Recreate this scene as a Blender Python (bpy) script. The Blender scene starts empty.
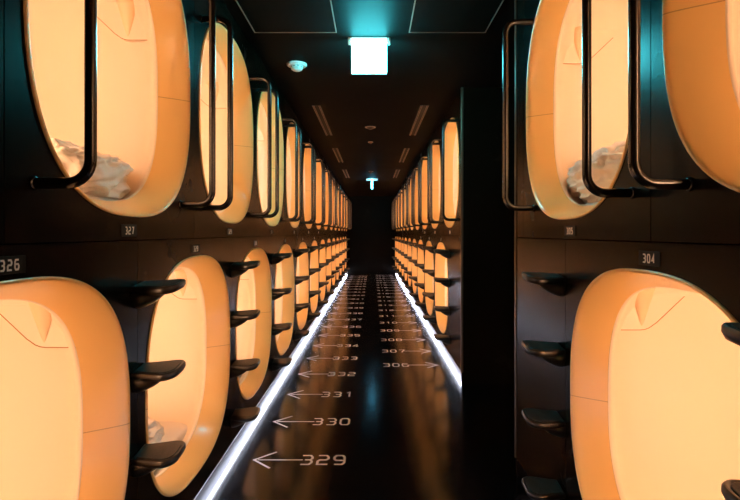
import bpy, bmesh, math, random
from mathutils import Vector, Matrix, noise
random.seed(7)
sc = bpy.context.scene
C = sc.collection
PI = math.pi

# ------------------------------------------------------------------ measures (metres)
XL, XR = 0.80, 0.77            # corridor half widths, camera axis at x = 0
EYE = 1.30
CEIL = 2.55
FPX = 514.0
PITCH = 1.195
HW, SUPER = 0.535, 2.6        # capsule mouth: half width, roundness
HEIGHT = {'lower': 0.495, 'upper': 0.53}   # its half height in each row
ZLOW, ZUP = 0.70, 1.885
KICK = 0.10                    # underside of the wall panels
BACK = 17.4
NEAR_END, FAR_START = 2.75, 4.42
PASSAGE = 3.3

# ------------------------------------------------------------------ materials
def mat(name, base, rough=0.5, metal=0.0, emit=None, strength=0.0, coat=0.0, spec=0.5):
    m = bpy.data.materials.new(name); m.use_nodes = True
    b = m.node_tree.nodes['Principled BSDF']
    b.inputs['Base Color'].default_value = (*base, 1)
    b.inputs['Roughness'].default_value = rough
    b.inputs['Metallic'].default_value = metal
    b.inputs['Coat Weight'].default_value = coat
    b.inputs['Coat Roughness'].default_value = 0.12
    b.inputs['Specular IOR Level'].default_value = spec
    if emit:
        b.inputs['Emission Color'].default_value = (*emit, 1)
        b.inputs['Emission Strength'].default_value = strength
    return m

def vary(m, scale, lo, hi, rlo=None, rhi=None, bump=0.0, stretch=(1, 1, 1)):
    nt = m.node_tree; b = nt.nodes['Principled BSDF']
    tc = nt.nodes.new('ShaderNodeTexCoord'); mp = nt.nodes.new('ShaderNodeMapping')
    mp.inputs['Scale'].default_value = stretch
    n = nt.nodes.new('ShaderNodeTexNoise'); n.inputs['Scale'].default_value = scale
    n.inputs['Detail'].default_value = 5
    r = nt.nodes.new('ShaderNodeValToRGB')
    r.color_ramp.elements[0].position = 0.3; r.color_ramp.elements[1].position = 0.7
    r.color_ramp.elements[0].color = (*lo, 1); r.color_ramp.elements[1].color = (*hi, 1)
    L = nt.links.new
    L(tc.outputs['Object'], mp.inputs['Vector']); L(mp.outputs['Vector'], n.inputs['Vector'])
    L(n.outputs['Fac'], r.inputs['Fac']); L(r.outputs['Color'], b.inputs['Base Color'])
    if rlo is not None:
        q = nt.nodes.new('ShaderNodeMapRange')
        q.inputs['To Min'].default_value = rlo; q.inputs['To Max'].default_value = rhi
        L(n.outputs['Fac'], q.inputs['Value']); L(q.outputs['Result'], b.inputs['Roughness'])
    if bump:
        u = nt.nodes.new('ShaderNodeBump'); u.inputs['Strength'].default_value = bump
        u.inputs['Distance'].default_value = 0.002
        L(n.outputs['Fac'], u.inputs['Height']); L(u.outputs['Normal'], b.inputs['Normal'])
    return m

M = {}
M['wall'] = vary(mat('brown_black_panel', (0.005, 0.003, 0.002), 0.24, spec=0.05), 3.0, (0.0042, 0.0026, 0.0016), (0.006, 0.0038, 0.0024), 0.22, 0.30)
M['ceiling'] = vary(mat('black_ceiling', (0.006, 0.0056, 0.0053), 0.5, spec=0.012), 2.0, (0.0055, 0.0051, 0.0049), (0.0068, 0.0063, 0.006), 0.5, 0.6)
M['floor'] = vary(mat('black_floor', (0.004, 0.0035, 0.0035), 0.2, spec=0.22), 9.0, (0.003, 0.0026, 0.0026), (0.005, 0.0042, 0.0042), 0.10, 0.19, 0.03)
M['kick'] = mat('white_plinth', (0.66, 0.66, 0.72), 0.5)
M['trim'] = mat('bronze_trim', (0.10, 0.075, 0.055), 0.35, 0.6)
M['cream'] = mat('warm_cream_plastic', (0.95, 0.61, 0.23), 0.28, coat=0.2)
M['inside'] = mat('cream_liner', (0.88, 0.77, 0.64), 0.42)
M['cowl_shade'] = mat('shaded_cowl_plastic', (0.87, 0.68, 0.46), 0.4)  # deeper amber than the liner: the cowl's shading put into its colour
M['lamp'] = mat('warm_lamp', (0.9, 0.8, 0.6), 0.5, emit=(1.0, 0.56, 0.31), strength=55)
M['seam'] = mat('moulding_joint', (0.42, 0.24, 0.10), 0.6)
M['led'] = mat('white_led', (0.9, 0.9, 0.95), 0.5, emit=(0.78, 0.84, 1.0), strength=46)
M['bar'] = mat('black_bar', (0.010, 0.007, 0.005), 0.22, coat=0.3)
M['step'] = mat('black_step', (0.012, 0.009, 0.007), 0.3, coat=0.2)
M['pad'] = vary(mat('step_pad', (0.03, 0.022, 0.016), 0.5), 160.0, (0.016, 0.012, 0.009), (0.04, 0.03, 0.022), bump=0.5)
M['print'] = mat('white_print', (0.80, 0.74, 0.66), 0.6)
M['floor_print'] = mat('floor_paint', (0.62, 0.56, 0.53), 0.55)
M['plate'] = mat('number_plate', (0.006, 0.0045, 0.0035), 0.4, spec=0.1)
M['exit'] = mat('exit_panel', (0.8, 0.95, 0.95), 0.4, emit=(0.085, 0.88, 1.0), strength=100)
M['exit_edge'] = mat('exit_edge_panel', (0.8, 0.95, 0.95), 0.4, emit=(0.12, 0.62, 1.0), strength=24)
M['exit_case'] = mat('exit_case', (0.75, 0.85, 0.8), 0.4)
M['ceil_metal'] = mat('ceiling_metal', (0.34, 0.29, 0.25), 0.4, 0.7)
M['detector'] = mat('detector_plastic', (0.72, 0.72, 0.70), 0.45)
M['dark'] = mat('dark_slot', (0.004, 0.004, 0.004), 0.7)
M['sheet'] = vary(mat('white_bedding', (0.92, 0.83, 0.73), 0.85), 30.0, (0.90, 0.80, 0.70), (0.95, 0.87, 0.78), bump=0.25)
M['mattress'] = mat('mattress_cloth', (0.84, 0.78, 0.72), 0.85)

def seam_line(m, z0, half=0.0016):
    """a moulding joint: a thin darker line round the frame at mid height"""
    nt = m.node_tree; b = nt.nodes['Principled BSDF']; L = nt.links.new
    tc = nt.nodes.new('ShaderNodeTexCoord'); s = nt.nodes.new('ShaderNodeSeparateXYZ')
    L(tc.outputs['Object'], s.inputs['Vector'])
    c = nt.nodes.new('ShaderNodeMath'); c.operation = 'COMPARE'
    c.inputs[1].default_value = z0; c.inputs[2].default_value = half
    L(s.outputs['Z'], c.inputs[0])
    mx = nt.nodes.new('ShaderNodeMix'); mx.data_type = 'RGBA'
    mx.inputs['A'].default_value = b.inputs['Base Color'].default_value
    mx.inputs['B'].default_value = (0.62, 0.36, 0.13, 1)
    L(c.outputs['Value'], mx.inputs['Factor']); L(mx.outputs['Result'], b.inputs['Base Color'])
M['cream_lower'] = M['cream'].copy(); seam_line(M['cream_lower'], 0.472)
M['cream_upper'] = M['cream'].copy(); seam_line(M['cream_upper'], 0.518)

# ------------------------------------------------------------------ object helpers
def to_mesh(name, bm, m, smooth=False, angle=None):
    bmesh.ops.recalc_face_normals(bm, faces=bm.faces[:])
    if angle is not None:
        for f in bm.faces: f.smooth = True
        for e in bm.edges:
            if len(e.link_faces) == 2 and e.calc_face_angle(0) > angle: e.smooth = False
    elif smooth:
        for f in bm.faces: f.smooth = True
    me = bpy.data.meshes.new(name); bm.to_mesh(me); bm.free()
    for x in (m if isinstance(m, (list, tuple)) else [m]): me.materials.append(x)
    return me

def link(name, me, parent=None, loc=(0, 0, 0)):
    o = bpy.data.objects.new(name, me); C.objects.link(o)
    o.location = loc
    if parent: o.parent = parent
    return o

def obj(name, bm, m, parent=None, loc=(0, 0, 0), smooth=False, angle=None):
    return link(name, to_mesh(name, bm, m, smooth, angle), parent, loc)

def tag(o, label, cat, group=None):
    o['label'] = label; o['category'] = cat
    if group: o['group'] = group
    return o

def thing(name, label, cat, loc, group=None):
    o = bpy.data.objects.new(name, None); C.objects.link(o)
    o.location = loc; o.empty_display_size = 0.1
    return tag(o, label, cat, group)

def struct(name, bm, m, **k):
    o = obj(name, bm, m, **k); o['kind'] = 'structure'; return o

def dup(root, loc, label, group=None):
    r = root.copy(); C.objects.link(r); r.location = loc; r['label'] = label
    if group: r['group'] = group
    for ch in list(root.children):
        c = ch.copy(); C.objects.link(c); c.parent = r
        for g in list(ch.children):
            d = g.copy(); C.objects.link(d); d.parent = c
    return r

def box(bm, lo, hi, bevel=0.0, seg=2):
    lo, hi = [min(a, b) for a, b in zip(lo, hi)], [max(a, b) for a, b in zip(lo, hi)]
    vs = [bm.verts.new((x, y, z)) for x in (lo[0], hi[0]) for y in (lo[1], hi[1]) for z in (lo[2], hi[2])]
    fs = [bm.faces.new([vs[i] for i in q]) for q in ((0, 1, 3, 2), (4, 6, 7, 5), (0, 4, 5, 1), (2, 3, 7, 6), (0, 2, 6, 4), (1, 5, 7, 3))]
    if bevel:
        es = list({e for f in fs for e in f.edges})
        bmesh.ops.bevel(bm, geom=es, offset=bevel, segments=seg, affect='EDGES', profile=0.5)

def bridge(bm, a, b, closed=True):
    n = len(a)
    for i in range(n if closed else n - 1):
        j = (i + 1) % n
        bm.faces.new((a[i], a[j], b[j], b[i]))

def ring(bm, pts): return [bm.verts.new(p) for p in pts]

def tube(bm, path, r, n=16, cap=True):
    """round bar along a list of points"""
    path = [Vector(p) for p in path]; rings = []; up = None
    for i, p in enumerate(path):
        t = (path[min(i + 1, len(path) - 1)] - path[max(i - 1, 0)]).normalized()
        if up is None:
            up = Vector((0, 1, 0)) if abs(t.y) < 0.9 else Vector((0, 0, 1))
        u = (up - t * up.dot(t)).normalized(); v = t.cross(u); up = u
        rr = r[i] if isinstance(r, (list, tuple)) else r
        rings.append(ring(bm, [p + (u * math.cos(2 * PI * k / n) + v * math.sin(2 * PI * k / n)) * rr for k in range(n)]))
    for a, b in zip(rings, rings[1:]): bridge(bm, a, b)
    if cap:
        bm.faces.new(rings[0][::-1]); bm.faces.new(rings[-1])

def lathe(bm, prof, n=32, axis='z'):
    """prof: (radius, height) pairs turned about an axis"""
    rings = []
    for r, h in prof:
        pts = []
        for k in range(n):
            a = 2 * PI * k / n
            q = (r * math.cos(a), r * math.sin(a), h)
            if axis == 'x': q = (h, q[0], q[1])
            pts.append(q)
        rings.append(ring(bm, pts))
    for a, b in zip(rings, rings[1:]): bridge(bm, a, b)
    bm.faces.new(rings[0][::-1]); bm.faces.new(rings[-1])

def superpt(t, a, b, n):
    c, s = math.cos(t), math.sin(t)
    return (a * math.copysign(abs(c) ** (2 / n), c), b * math.copysign(abs(s) ** (2 / n), s))

def polar_r(th, a, b, n):
    return (abs(math.cos(th) / a) ** n + abs(math.sin(th) / b) ** n) ** (-1 / n)

# ------------------------------------------------------------------ what the camera sees
def px(x, y, z):
    return 372 + FPX * x / y, 233 + FPX * (EYE - z) / y
def seen(pts, pad=0):
    for p in pts:
        if p[1] < 0.2: continue
        u, v = px(*p)
        if -pad <= u <= 740 + pad and -pad <= v <= 500 + pad: return True
    return False

# ------------------------------------------------------------------ the plan
cap_left = [(326 + 2 * k, 'lower', 1.155 + PITCH * k) for k in range(13)] + [(327 + 2 * k, 'upper', 1.715 + PITCH * k) for k in range(13)]
cap_near = [(304, 'lower', 1.45), (303, 'upper', 0.82), (305, 'upper', 2.02)]
cap_far = [(306 + 2 * k, 'upper', 5.09 + PITCH * k) for k in range(10)] + [(307 + 2 * k, 'lower', 5.73 + PITCH * k) for k in range(10)]

def panel(bm, s, X, y0, y1, z0, z1, hole=None, HZ=0):
    """one wall panel in the plane x = s*X, with an oval mouth cut in it and returns at its edges"""
    g = 0.002
    y0 += g; y1 -= g; z0 += g; z1 -= g
    T = 0.012
    if hole is None:
        box(bm, (s * X, y0, z0), (s * (X + T), y1, z1)); return
    yc, zc = hole
    th = [2 * PI * k / 120 for k in range(120)]
    th += [math.atan2(b - zc, a - yc) % (2 * PI) for a in (y0, y1) for b in (z0, z1)]
    th = sorted(set(round(t, 7) for t in th))
    inner, outer = [], []
    for t in th:
        c, q = math.cos(t), math.sin(t)
        r = polar_r(t, HW - 0.008, HZ - 0.006, SUPER)
        inner.append((yc + r * c, zc + r * q))
        ra = ((y1 - yc) / c if c > 1e-9 else (y0 - yc) / c if c < -1e-9 else 1e9)
        rb = ((z1 - zc) / q if q > 1e-9 else (z0 - zc) / q if q < -1e-9 else 1e9)
        r = min(ra, rb); outer.append((yc + r * c, zc + r * q))
    loops = [ring(bm, [(s * x, a, b) for a, b in src]) for x, src in ((X + T, outer), (X, outer), (X, inner), (X + T, inner))]
    for a, b in zip(loops, loops[1:]): bridge(bm, a, b)

MID = 1.275
def wall_rows(bm, s, X, caps, ya, yb):
    for row, z0, z1 in (('lower', KICK, MID), ('upper', MID, CEIL)):
        ys = sorted(c[2] for c in caps if c[1] == row)
        zc = ZLOW if row == 'lower' else ZUP
        edges = [ys[0] - PITCH / 2] + [(a + b) / 2 for a, b in zip(ys, ys[1:])] + [ys[-1] + PITCH / 2]
        edges[0] = max(edges[0], ya); edges[-1] = min(edges[-1], yb)
        if edges[0] - ya > 0.03: panel(bm, s, X, ya, edges[0], z0, z1)
        else: edges[0] = ya
        if yb - edges[-1] > 0.03: panel(bm, s, X, edges[-1], yb, z0, z1)
        else: edges[-1] = yb
        for y, a, b in zip(ys, edges, edges[1:]): panel(bm, s, X, a, b, z0, z1, (y, zc), HEIGHT[row])

START = -1.2
bm = bmesh.new(); wall_rows(bm, -1, XL, cap_left, START, BACK)
struct('wall_left', bm, M['wall'])
bm = bmesh.new()
wall_rows(bm, 1, XR, cap_near, START, NEAR_END - 0.012)
wall_rows(bm, 1, XR, cap_far, FAR_START + 0.012, BACK)
# the returns of the two blocks into the dark cross passage, and the passage's own end
box(bm, (XR, NEAR_END - 0.012, 0), (PASSAGE, NEAR_END, CEIL))
box(bm, (XR, FAR_START, 0), (PASSAGE, FAR_START + 0.012, CEIL))
box(bm, (PASSAGE, NEAR_END, 0), (PASSAGE + 0.02, FAR_START, CEIL))
struct('wall_right', bm, M['wall'])
bm = bmesh.new(); box(bm, (-XL - 0.1, BACK, 0), (XR + 0.1, BACK + 0.05, CEIL)); struct('wall_back', bm, M['wall'])
bm = bmesh.new(); box(bm, (-XL - 0.1, START - 0.05, 0), (XR + 0.1, START, CEIL)); struct('wall_front', bm, M['wall'])
bm = bmesh.new(); box(bm, (-XL - 0.1, START, -0.05), (PASSAGE, BACK, 0)); struct('floor', bm, M['floor'])
bm = bmesh.new(); box(bm, (-XL - 0.1, START, CEIL), (PASSAGE, BACK, CEIL + 0.05)); struct('ceiling', bm, M['ceiling'])
bm = bmesh.new()
box(bm, (-XL - 0.065, START, 0), (-XL - 0.08, BACK, KICK)); box(bm, (-XL - 0.065, START, KICK), (-XL - 0.012, BACK, KICK + 0.01))
struct('baseboard_left', bm, M['kick'])
bm = bmesh.new()
for a, b in ((START, NEAR_END - 0.012), (FAR_START + 0.012, BACK)):
    box(bm, (XR + 0.065, a, 0), (XR + 0.08, b, KICK)); box(bm, (XR + 0.065, a, KICK), (XR + 0.012, b, KICK + 0.01))
struct('baseboard_right', bm, M['kick'])
bm = bmesh.new(); box(bm, (XR - 0.006, NEAR_END - 0.010, KICK), (XR + 0.014, NEAR_END + 0.006, CEIL), 0.003); struct('trim_1', bm, M['trim'])
bm = bmesh.new(); box(bm, (XR - 0.006, FAR_START - 0.006, KICK), (XR + 0.014, FAR_START + 0.010, CEIL), 0.003); struct('trim_2', bm, M['trim'])

# ------------------------------------------------------------------ white light strips under the panels
def strip(s, X, a, b, label):
    t = thing('light_strip', label, 'light strip', (s * (X + 0.045), a, KICK - 0.022), 'white light strips along the floor')
    L = b - a
    bm = bmesh.new(); box(bm, (-0.011, 0, 0.008), (0.011, L, 0.0215)); obj('channel', bm, M['trim'], t)
    bm = bmesh.new(); box(bm, (-0.008, 0.004, 0), (0.008, L - 0.004, 0.0078)); obj('diffuser', bm, M['led'], t)
strip(-1, XL, START + 0.05, BACK - 0.05, 'long white light strip glowing under the left wall panels at the floor')
strip(1, XR, FAR_START + 0.03, BACK - 0.05, 'white light strip under the far right wall, beyond the dark passage')
strip(1, XR, START + 0.05, NEAR_END - 0.42, 'short white light strip under the near right wall, before the dark passage')

# ------------------------------------------------------------------ capsules
N = 112
def loops_to(bm, s, prof, HZ):
    out = []
    for t, d, n in prof:
        a, b = HW - t, HZ - 0.6 * t
        out.append(ring(bm, [(s * d, *[p for p in (lambda q: (q[0], q[1] + HZ))(superpt(2 * PI * k / N, a, b, n))]) for k in range(N)]))
    for p, q in zip(out, out[1:]): bridge(bm, p, q)
    return out
IN_W = HW - 0.03
def make_capsule(s, row, label, loc, group):
    HZ = HEIGHT[row]
    t = thing('sleeping_capsule', label, 'capsule', loc, group)
    bm = bmesh.new()
    loops_to(bm, s, [(-0.002, 0.0, 2.6), (-0.002, -0.003, 2.6), (0.0005, -0.0055, 2.6), (0.005, -0.006, 2.6), (0.011, -0.004, 2.6),
                     (0.018, 0.002, 2.6), (0.027, 0.012, 2.6), (0.040, 0.029, 2.6), (0.055, 0.050, 2.6), (0.070, 0.072, 2.62),
                     (0.083, 0.0905, 2.65), (0.0893, 0.0998, 2.68)], HZ)
    obj('frame', bm, M['cream_' + row], t, smooth=True)
    bm = bmesh.new()  # lighter liner colour begins on the inner edge, standing in for its highlight
    lp = loops_to(bm, s, [(0.0892, 0.1003, 2.68), (0.0912, 0.1022, 2.69), (0.0925, 0.1052, 2.7), (0.0925, 0.109, 2.7), (0.0905, 0.114, 2.7), (0.085, 0.120, 2.72), (0.072, 0.130, 2.8), (0.050, 0.150, 3.1), (0.036, 0.18, 3.6), (0.031, 0.23, 4.4), (0.03, 0.30, 5.2),
                          (0.03, 0.6, 5.4), (0.03, 1.2, 5.4), (0.03, 1.90, 5.4), (0.04, 1.96, 5.2), (0.07, 2.0, 5.0)], HZ)
    bm.faces.new(lp[-1])
    obj('interior', bm, M['inside'], t, smooth=True)
    # corner panel high on the far side wall: level lower edge, then a slope up to the roof
    y = IN_W
    edge = [(0.135, 0.237), (0.235, 0.237), (0.252, 0.239), (0.268, 0.245), (0.295, 0.264), (0.40, 0.363), (0.43, 0.40)]
    prof = edge + [(0.43, 0.41), (0.20, 0.41), (0.135, 0.37)]
    bm = bmesh.new()
    a = ring(bm, [(s * d, y - 0.030, HZ + z) for d, z in prof]); b = ring(bm, [(s * d, y - 0.002, HZ + z) for d, z in prof])
    bridge(bm, a, b); bm.faces.new(a)
    cp = obj('corner_panel', bm, M['inside'], t)
    bm = bmesh.new(); tube(bm, [(s * d, y - 0.0300, HZ + z) for d, z in edge[:-1]], 0.0017, 6); obj('seam', bm, M['seam'], cp)
    # scooped lamp cowl on that panel, wide at the roof and running out to a point
    bm = bmesh.new(); rows = []
    for i in range(9):
        u = i / 8; w = 0.040 * (1 - u) ** 0.8 + 0.002; dep = 0.050 * (1 - u) ** 1.2 + 0.001
        zz = HZ + 0.40 - 0.148 * u
        rows.append(ring(bm, [(s * (0.240 + w * math.cos(PI * k / 10)), y - 0.029 - dep * math.sin(PI * k / 10) ** 0.7, zz) for k in range(11)]))
    for p, q in zip(rows, rows[1:]): bridge(bm, p, q, False)
    bm.faces.new(rows[0])
    obj('lamp_cowl', bm, M['cowl_shade'], t, smooth=True)
    bm = bmesh.new()
    box(bm, (s * 0.47, -IN_W + 0.012, HZ - 0.30), (s * 0.53, -IN_W + 0.026, HZ + 0.30), 0.005)
    obj('lamp', bm, M['lamp'], t)
    return t

ordinals = ['first', 'second', 'third', 'fourth', 'fifth', 'sixth', 'seventh', 'eighth', 'ninth', 'tenth', 'eleventh', 'twelfth', 'thirteenth']
proto = {}
def place_capsules(caps, s, X, side):
    cnt = {'lower': 0, 'upper': 0}
    for no, row, y in caps:
        k = cnt[row]; cnt[row] += 1
        if side == 'near right':
            lab = {304: 'large lower cream capsule mouth at the right, under number sign 304',
                   303: 'upper cream capsule cut off by the right edge of the photo, above sign 304',
                   305: 'upper cream capsule with bedding above number sign 305, beside the dark passage'}[no]
        else:
            lab = '%s glowing cream capsule %d, %s from the camera on the %s wall' % (row, no, ordinals[k], side)
        zc = (ZLOW if row == 'lower' else ZUP) - HEIGHT[row]
        g = '%s row capsules on the %s wall' % (row, side)
        loc = (s * X, y, zc)
        if (s, row) not in proto: proto[s, row] = make_capsule(s, row, lab, loc, g)
        else: dup(proto[s, row], loc, lab, g)
place_capsules(cap_left, -1, XL, 'left')
place_capsules(cap_near, 1, XR, 'near right')
place_capsules(cap_far, 1, XR, 'far right')

# ------------------------------------------------------------------ grab bars, one at each side of every upper capsule
def make_bar(s, label, loc, group):
    t = thing('grab_bar', label, 'grab bar', loc, group)
    D, H, R = 0.135, 0.885, 0.055
    path = [(0.0, 0)]
    for k in range(9):
        a = -PI / 2 + PI / 2 * k / 8; path.append((D - R + R * math.cos(a), R + R * math.sin(a)))
    for k in range(1, 12): path.append((D, R + (H - 2 * R) * k / 12))
    for k in range(9):
        a = PI / 2 * k / 8; path.append((D - R + R * math.cos(a), H - R + R * math.sin(a)))
    path.append((0.0, H))
    bm = bmesh.new(); tube(bm, [(-s * d, 0, z) for d, z in path], 0.0135, 18)
    obj('rail', bm, M['bar'], t, angle=0.9)
    for z in (0, H):
        bm = bmesh.new(); lathe(bm, [(0.0175, 0.0005), (0.0175, 0.004), (0.016, 0.006), (0.0138, 0.007)], 24, 'x')
        for v in bm.verts: v.co.x *= -s; v.co.z += z
        obj('wall_flange', bm, M['bar'], t, angle=0.6)
    return t
bproto = {}
def place_bars(caps, s, X, side, extra=()):
    for no, row, y in list(caps) + list(extra):
        if row != 'upper': continue
        for off, w in ((-0.50, 'near'), (0.425, 'far')):
            yy = y + off
            if not seen([(s * (X - 0.123), yy, z) for z in (1.42, 1.6, 1.8, 2.0, 2.2)], -4): continue
            if no == 325: lab = 'black grab bar cut by the left edge of the photo, closest to camera'
            elif no == 303: lab = 'black grab bar at the far side of the right edge capsule, by cyan reflection'
            else: lab = 'black grab bar at the %s side of upper capsule %d on %s wall' % (w, no, side)
            loc = (s * X, yy, 1.418); g = 'grab bars on the %s wall' % side
            if s not in bproto: bproto[s] = make_bar(s, lab, loc, g)
            else: dup(bproto[s], loc, lab, g)
place_bars(cap_left, -1, XL, 'left', [(325, 'upper', 1.715 - PITCH)])
place_bars(cap_near, 1, XR, 'near right')
place_bars(cap_far, 1, XR, 'far right')

# ------------------------------------------------------------------ ladder steps between the lower capsules
def make_step(s, label, loc, group):
    t = thing('ladder_step', label, 'step', loc, group)
    L = 0.152
    def outline(inset=0.0):
        pts = []
        half = [(0.0, 0.050), (0.03, 0.055), (0.06, 0.063), (0.09, 0.069)]
        half += [(0.107 + 0.045 * math.sin(a), 0.026 + 0.045 * math.cos(a)) for a in [PI / 2 * k / 7 for k in range(8)]]
        pts = half + [(d, -w) for d, w in reversed(half)]
        if inset:
            cx = 0.078
            pts = [(cx + (d - cx) * (1 - inset / 0.078), w * (1 - inset / 0.075)) for d, w in pts]
        return pts
    def rise(d): return 0.008 * (max(d - 0.05, 0) / 0.10) ** 2
    bm = bmesh.new(); ls = []
    for ins, z in ((0.016, -0.030), (0.006, -0.027), (0.0, -0.016), (0.0, -0.006), (0.003, -0.001), (0.008, 0.0), (0.012, -0.003)):
        ls.append(ring(bm, [(-s * d, w, z + rise(d)) for d, w in outline(ins)]))
    for a, b in zip(ls, ls[1:]): bridge(bm, a, b)
    bm.faces.new(ls[0][::-1]); bm.faces.new(ls[-1])
    obj('tread', bm, M['step'], t, angle=0.9)
    bm = bmesh.new(); ls = []
    for ins, z in ((0.013, -0.004), (0.013, 0.0002), (0.0145, 0.001)):
        ls.append(ring(bm, [(-s * d, w, z + rise(d)) for d, w in outline(ins)]))
    for a, b in zip(ls, ls[1:]): bridge(bm, a, b)
    bm.faces.new(ls[-1]); obj('grip_pad', bm, M['pad'], t)
    # swelling under the root that carries the tread off the wall
    bm = bmesh.new(); ls = []
    for i in range(12):
        u = i / 11; d = -0.003 + 0.108 * u
        w = 0.050 * (1 - u ** 2.2) ** 0.5 + 0.001; dep = 0.062 * (1 - u ** 1.6) ** 0.9 + 0.001
        ls.append(ring(bm, [(-s * d, w * math.cos(a), -0.024 + rise(d) - dep * math.sin(a) ** 0.8) for a in [PI * k / 12 for k in range(13)]]))
    for a, b in zip(ls, ls[1:]): bridge(bm, a, b)
    bm.faces.new(ls[0]); bm.faces.new(ls[-1])
    obj('bracket', bm, M['step'], t, smooth=True)
    t.rotation_euler = (math.radians(6), 0, 0)
    return t
STEPZ = [1.128, 0.842, 0.556, 0.270]
STEPN = ['topmost', 'second highest', 'second lowest', 'lowest']
sproto = {}
def place_steps(ys, s, X, where, group):
    for k, y in enumerate(ys):
        for z, nm in zip(STEPZ, STEPN):
            pts = [(s * (X - d), y + w, z) for d in (0.03, 0.17) for w in (-0.06, 0.06)]
            if not seen(pts, -3): continue
            lab = '%s black step %s' % (nm, where(k)); loc = (s * X, y, z)
            if s not in sproto: sproto[s] = make_step(s, lab, loc, group)
            else: dup(sproto[s], loc, lab, group)
place_steps([1.755 + PITCH * k for k in range(12)], -1, XL,
            lambda k: 'of the left wall ladder between lower capsules %d and %d' % (326 + 2 * k, 328 + 2 * k), 'ladder steps on the left wall')
place_steps([0.87, 2.09], 1, XR, lambda k: ['at the right edge of the photo, overlapping capsule 304', 'beside capsule 304, next to the dark passage'][k], 'ladder steps on the near right wall')
place_steps([5.13 + PITCH * k for k in range(10)], 1, XR,
            lambda k: 'under capsule 306 at the start of the far right wall' if k == 0 else 'of the far right ladder between lower capsules %d and %d' % (305 + 2 * k, 307 + 2 * k),
            'ladder steps on the far right wall')

# ------------------------------------------------------------------ numerals drawn as strokes
c = 0.2
GLYPH = {
 '0': [(1, [(c, 0), (1 - c, 0), (1, c), (1, 1 - c), (1 - c, 1), (c, 1), (0, 1 - c), (0, c)])],
 '1': [(0, [(.25, .82), (.6, 1), (.6, 0)])],
 '2': [(0, [(0, 1), (1 - c, 1), (1, 1 - c), (1, .5 + c * .7), (1 - c, .5), (c, .5), (0, .5 - c * .7), (0, 0), (1, 0)])],
 '3': [(0, [(0, 1), (1 - c, 1), (1, 1 - c), (1, .5 + c * .7), (1 - c * .8, .5), (1, .5 - c * .7), (1, c), (1 - c, 0), (0, 0)]), (0, [(.3, .5), (1 - c * .8, .5)])],
 '4': [(0, [(1, .28), (0, .28), (.72, 1), (.72, 0)])],
 '5': [(0, [(1, 1), (0, 1), (0, .56), (1 - c, .56), (1, .56 - c), (1, c), (1 - c, 0), (0, 0)])],
 '6': [(0, [(.95, 1), (c, 1), (0, 1 - c), (0, c), (c, 0), (1 - c, 0), (1, c), (1, .56 - c * .8), (1 - c, .56), (0, .56)])],
 '7': [(0, [(0, 1), (1, 1), (.42, 0)])],
 '8': [(1, [(c, 0), (1 - c, 0), (1, c), (1, 1 - c), (1 - c, 1), (c, 1), (0, 1 - c), (0, c)]), (0, [(0, .5), (1, .5)])],
 '9': [(0, [(.05, 0), (1 - c, 0), (1, c), (1, 1 - c), (1 - c, 1), (c, 1), (0, 1 - c), (0, .44 + c * .8), (c, .44), (1, .44)])],
}
def stroke(bm, pts, w, closed, place, th):
    pts = [Vector((a, b)) for a, b in pts]; n = len(pts); L, R = [], []
    for i, p in enumerate(pts):
        a = pts[i - 1] if (i > 0 or closed) else None
        b = pts[(i + 1) % n] if (i < n - 1 or closed) else None
        d1 = (p - a).normalized() if a is not None else (b - p).normalized()
        d2 = (b - p).normalized() if b is not None else d1
        n1, n2 = Vector((-d1.y, d1.x)), Vector((-d2.y, d2.x))
        m = (n1 + n2); m = m.normalized() if m.length > 1e-6 else n1
        m = m * (w / 2 / max(m.dot(n1), 0.45))
        L.append(p + m); R.append(p - m)
    lt = ring(bm, [place(q.x, q.y, th) for q in L]); rt = ring(bm, [place(q.x, q.y, th) for q in R])
    lb = ring(bm, [place(q.x, q.y, 0) for q in L]); rb = ring(bm, [place(q.x, q.y, 0) for q in R])
    for i in range(n if closed else n - 1):
        j = (i + 1) % n
        bm.faces.new((lt[i], lt[j], rt[j], rt[i])); bm.faces.new((lb[i], lb[j], lt[j], lt[i])); bm.faces.new((rt[i], rt[j], rb[j], rb[i]))
def number(bm, txt, w, h, gap, sw, place, th):
    tot = len(txt) * w + (len(txt) - 1) * gap
    for i, ch in enumerate(txt):
        x0 = -tot / 2 + i * (w + gap)
        for closed, pts in GLYPH[ch]:
            stroke(bm, [(x0 + sw / 2 + a * (w - sw), -h / 2 + sw / 2 + b * (h - sw)) for a, b in pts], sw, closed, place, th)

# painted on the floor: number and arrow towards each capsule
def floor_mark(no, y, s):
    side = 'left' if s < 0 else 'right'
    t = thing('direction_marking', 'pale floor number %d with thin arrow pointing to the %s wall' % (no, side), 'floor marking',
              (s * 0.40, y, 0.0003), 'arrows and numbers on the floor, %s side' % side); t['kind'] = 'thing'
    off = 0.03 if s < 0 else 0.0
    bm = bmesh.new()
    number(bm, str(no), 0.072, 0.128, 0.021, 0.0135, lambda a, b, z: (a + s * (0.235 - 0.40 + (0.045 if s < 0 else 0)), b, z), 0.0008)
    obj('number', bm, M['floor_print'], t)
    bm = bmesh.new(); tip = 0.645 + off - 0.40
    stroke(bm, [(s * (0.352 - 0.40 + (0.045 if s < 0 else 0)), 0), (s * (tip - 0.022), 0)], 0.011, False, lambda a, b, z: (a, b, z), 0.0008)
    stroke(bm, [(s * (tip - 0.11), 0.105), (s * tip, 0), (s * (tip - 0.11), -0.105)], 0.0125, False, lambda a, b, z: (a, b, z), 0.00085)
    obj('arrow', bm, M['floor_print'], t)
for k in range(22): floor_mark(329 + k, 2.944 + 0.5975 * k, -1)
for k in range(19): floor_mark(306 + k, 5.06 + 0.5975 * k, 1)

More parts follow.
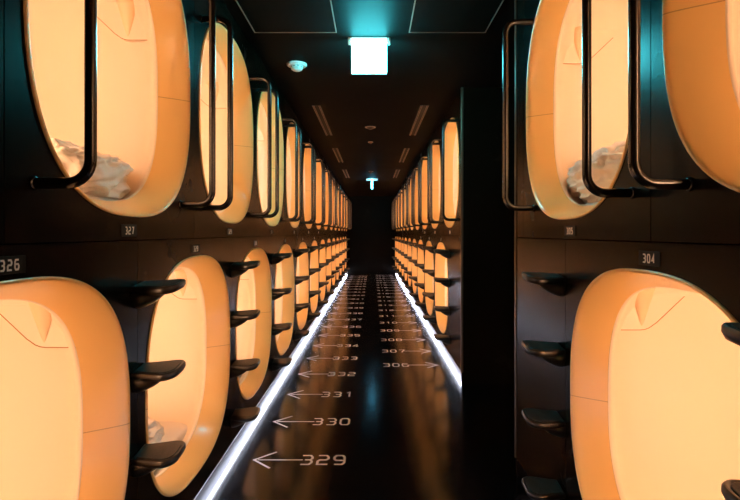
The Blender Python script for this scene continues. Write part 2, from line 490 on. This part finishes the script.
# small number signs on the wall
def wall_sign(no, row, y, s, X, side):
    z = 1.229 if row == 'lower' else 1.308
    t = thing('number_sign', 'small white number %d on the %s wall %s its capsule' % (no, side, 'above' if row == 'lower' else 'below'),
              'number sign', (s * X, y - 0.024, z), 'capsule number signs')
    bm = bmesh.new(); box(bm, (-s * 0.0002, -0.055, -0.020), (-s * 0.0022, 0.055, 0.020), 0.0006, 1)
    obj('plate', bm, M['plate'], t)
    bm = bmesh.new()
    # read from the corridor: on the left wall text runs away from the camera, on the right wall towards it
    number(bm, str(no), 0.0165, 0.026, 0.0065, 0.0042, lambda a, b, h: (-s * (0.0024 + h), a * (1 if s < 0 else -1), b), 0.0008)
    obj('digits', bm, M['print'], t)
for caps, s, X, side in ((cap_left, -1, XL, 'left'), (cap_near, 1, XR, 'right'), (cap_far, 1, XR, 'far right')):
    for no, row, y in caps:
        if no == 303 or y > 8.3: continue
        wall_sign(no, row, y, s, X, side)

# ------------------------------------------------------------------ on the ceiling
def exit_sign(y, label, turned, m):
    t = thing('exit_sign', label, 'exit sign', (-0.018 if not turned else 0.0, y, CEIL), None)
    sw, sh = 0.110, 0.235
    swap = (lambda p: (p[1], p[0], p[2])) if turned else (lambda p: p)
    def bx(name, lo, hi, mm, bev=0.0):
        sw_ = (lambda p: p) if name == 'mounting_bar' else swap
        bm = bmesh.new(); box(bm, sw_(lo), sw_(hi), bev); obj(name, bm, mm, t, angle=0.6)
    bx('mounting_bar', (-0.135, -0.012, -0.045), (0.135, 0.012, -0.001), M['exit_case'], 0.004)
    bx('case', (-sw - 0.004, -0.012, -sh), (sw + 0.004, 0.012, -0.0455), M['exit_case'], 0.003)
    for sy in (-1, 1):
        bx('light_panel', (-sw, sy * 0.0125, -sh + 0.003), (sw, sy * 0.0195, -0.012), m, 0.001)
    return t
exit_sign(3.29, 'glowing white square exit sign hanging from the ceiling nearest the camera', False, M['exit'])
exit_sign(11.8, 'small distant exit sign on the ceiling, seen edge on with blue glow', True, M['exit_edge'])

bm = None
def access_panel(x0, x1, y0, y1, label):
    t = thing('ceiling_hatch', label, 'ceiling hatch', ((x0 + x1) / 2, (y0 + y1) / 2, CEIL), 'ceiling hatches')
    a, b = (x1 - x0) / 2, (y1 - y0) / 2
    bm = bmesh.new(); box(bm, (-a, -b, -0.003), (a, b, -0.0005)); obj('door', bm, M['ceiling'], t)
    bm = bmesh.new()
    w = 0.006
    for lo, hi in (((-a - w, -b - w), (-a, b + w)), ((a, -b - w), (a + w, b + w)), ((-a, -b - w), (a, -b)), ((-a, b), (a, b + w))):
        box(bm, (*lo, -0.006), (*hi, -0.0005))
    obj('rim', bm, M['ceil_metal'], t)
access_panel(-0.725, -0.225, 1.95, 3.19, 'black ceiling hatch with thin pale rim, left of the exit sign')
access_panel(0.235, 0.70, 1.95, 3.19, 'black ceiling hatch with thin pale rim, right of the exit sign')

def vent(x, y0, y1, label):
    t = thing('slot_diffuser', label, 'air vent', (x, y0, CEIL), 'slot vents in the ceiling')
    L = y1 - y0
    bm = bmesh.new(); box(bm, (-0.045, 0, -0.003), (0.045, L, -0.0005)); obj('backing', bm, M['dark'], t)
    for dx in (-0.030, 0.030):
        bm = bmesh.new(); box(bm, (dx - 0.008, 0.006, -0.010), (dx - 0.004, L - 0.006, -0.003)); box(bm, (dx + 0.004, 0.006, -0.010), (dx + 0.008, L - 0.006, -0.003))
        obj('slot', bm, M['ceil_metal'], t)
for i, (a, b) in enumerate(((5.02, 6.55), (7.55, 9.05), (10.1, 11.6))):
    w = ['nearest', 'middle', 'farthest'][i]
    vent(-0.545, a, b, '%s of the long slot vents in the left half of the ceiling' % w)
    vent(0.515, a, b, '%s of the long slot vents in the right half of the ceiling' % w)

t = thing('smoke_detector', 'round white smoke detector on the black ceiling left of exit sign', 'smoke detector', (-0.555, 3.80, CEIL))
bm = bmesh.new(); lathe(bm, [(0.074, -0.0005), (0.074, -0.010), (0.066, -0.018)], 40); obj('base', bm, M['detector'], t, angle=0.5)
bm = bmesh.new(); lathe(bm, [(0.046, -0.0185), (0.046, -0.024), (0.040, -0.042), (0.028, -0.050), (0.008, -0.052)], 32); obj('sensor_head', bm, M['detector'], t, angle=0.7)
for k in range(10):
    a = 2 * PI * k / 10
    bm = bmesh.new(); box(bm, (0.0445, -0.005, -0.030), (0.0475, 0.005, -0.0235))
    bmesh.ops.rotate(bm, verts=bm.verts[:], cent=(0, 0, 0), matrix=Matrix.Rotation(a, 3, 'Z'))
    obj('vent_slot', bm, M['dark'], t)

def ceiling_disc(y, r, label, kind):
    t = thing(kind, label, 'ceiling fitting', (-0.02, y, CEIL))
    bm = bmesh.new(); lathe(bm, [(r, -0.0005), (r, -0.006), (r * 0.8, -0.012), (r * 0.75, -0.010)], 32); obj('rim', bm, M['ceil_metal'], t, angle=0.5)
    bm = bmesh.new(); lathe(bm, [(r * 0.7, -0.0102), (r * 0.5, -0.02), (r * 0.2, -0.03)], 24); obj('core', bm, M['trim'], t, angle=0.5)
ceiling_disc(6.06, 0.064, 'larger round bronze fitting on the ceiling beyond the exit sign', 'ceiling_speaker')
ceiling_disc(7.05, 0.036, 'small round fitting on the ceiling behind the larger bronze one', 'sprinkler_head')
ceiling_disc(10.4, 0.045, 'farthest small round fitting on the ceiling, near the distant exit sign', 'sprinkler_head')

# ------------------------------------------------------------------ bedding
def mattress(no, y, s, X, zb, label):
    t = thing('mattress', label, 'mattress', (s * (X + 0.16), y, zb), 'capsule mattresses')
    bm = bmesh.new(); box(bm, (0, -0.45, 0), (s * 1.75, 0.45, 0.045), 0.018, 3); obj('pad', bm, M['mattress'], t, angle=0.6)
    return t
def crumple(name, label, cat, loc, size, seed, amp, group=None):
    """a heap of soft cloth: a flattened lump whose skin is folded by ridged noise"""
    bm = bmesh.new(); bmesh.ops.create_icosphere(bm, subdivisions=6, radius=1.0)
    off = Vector((seed * 7.3, seed * 3.1, seed * 1.7))
    for v in bm.verts:
        p = v.co.copy(); q = Vector((p.x * 1.0, p.y * 1.6, p.z * 1.3))
        w = noise.noise_vector(q * 1.1 + off) * 0.6
        n = 1 - abs(noise.noise(q * 1.6 + w + off)) * 2
        n2 = 1 - abs(noise.noise(q * 3.6 + w * 2 + off * 2)) * 2
        big = noise.noise(p * 1.0 + off * 3)
        k = 1 + amp * (0.42 * n + 0.34 * n2 - 0.3) + 0.16 * big
        e = 0.8
        pp = Vector((math.copysign(abs(p.x) ** 0.8, p.x), math.copysign(abs(p.y) ** 0.8, p.y), math.copysign(abs(p.z) ** e, p.z)))
        v.co = Vector((pp.x * size[0] * k, pp.y * size[1] * k, pp.z * size[2] * k))
        v.co.z = max(v.co.z, -size[2] * 0.75)
    zmin = min(v.co.z for v in bm.verts)
    for v in bm.verts: v.co.z -= zmin
    o = obj(name, bm, M['sheet'], None, loc, smooth=True)
    return tag(o, label, cat, group)
low_f, up_f = ZLOW - HEIGHT['lower'] + 0.030, ZUP - HEIGHT['upper'] + 0.030
mattress(328, 1.155 + PITCH, -1, XL, low_f, 'thin white mattress inside lower left capsule 328, beside its folded quilt')
mattress(330, 1.155 + 2 * PITCH, -1, XL, low_f, 'thin white mattress inside lower left capsule 330')
mattress(327, 1.715, -1, XL, up_f, 'thin white mattress under the crumpled quilt in upper capsule 327')
mattress(305, 2.02, 1, XR, up_f, 'thin white mattress under the crumpled quilt in upper capsule 305')
mz = 0.0455
crumple('quilt', 'crumpled white quilt lying in the upper left capsule 327', 'quilt', (-XL - 0.34, 1.86, up_f + mz), (0.20, 0.28, 0.108), 1.0, 0.36, 'quilts in the capsules')
crumple('quilt', 'crumpled white quilt lying in the upper right capsule 305', 'quilt', (XR + 0.36, 2.20, up_f + mz), (0.22, 0.28, 0.135), 2.4, 0.36, 'quilts in the capsules')
crumple('quilt', 'folded white quilt in lower left capsule 328, behind the ladder steps', 'quilt', (-XL - 0.36, 2.36, low_f + mz), (0.16, 0.18, 0.08), 3.7, 0.35, 'quilts in the capsules')
crumple('quilt', 'white quilt at the mouth of lower left capsule 330', 'quilt', (-XL - 0.30, 3.62, low_f + mz), (0.14, 0.16, 0.075), 5.2, 0.35, 'quilts in the capsules')

# ------------------------------------------------------------------ world, camera, colour
w = bpy.data.worlds.new('dark'); sc.world = w; w.use_nodes = True
w.node_tree.nodes['Background'].inputs['Color'].default_value = (0, 0, 0, 1)
cam = bpy.data.cameras.new('camera'); co = bpy.data.objects.new('camera', cam); C.objects.link(co)
cam.sensor_fit = 'HORIZONTAL'; cam.sensor_width = 36; cam.lens = 36 * FPX / 740
co.location = (0, 0, EYE); co.rotation_euler = (PI / 2, 0, 0)
cam.shift_x = -2 / 740; cam.shift_y = -17 / 740
cam.clip_start = 0.02; cam.clip_end = 60
sc.camera = co
vs = sc.view_settings
vs.view_transform = 'Standard'; vs.look = 'None'; vs.exposure = 0.0; vs.gamma = 1.0; vs.use_curve_mapping = False
sc.cycles.max_bounces = 10; sc.cycles.diffuse_bounces = 6; sc.cycles.glossy_bounces = 5
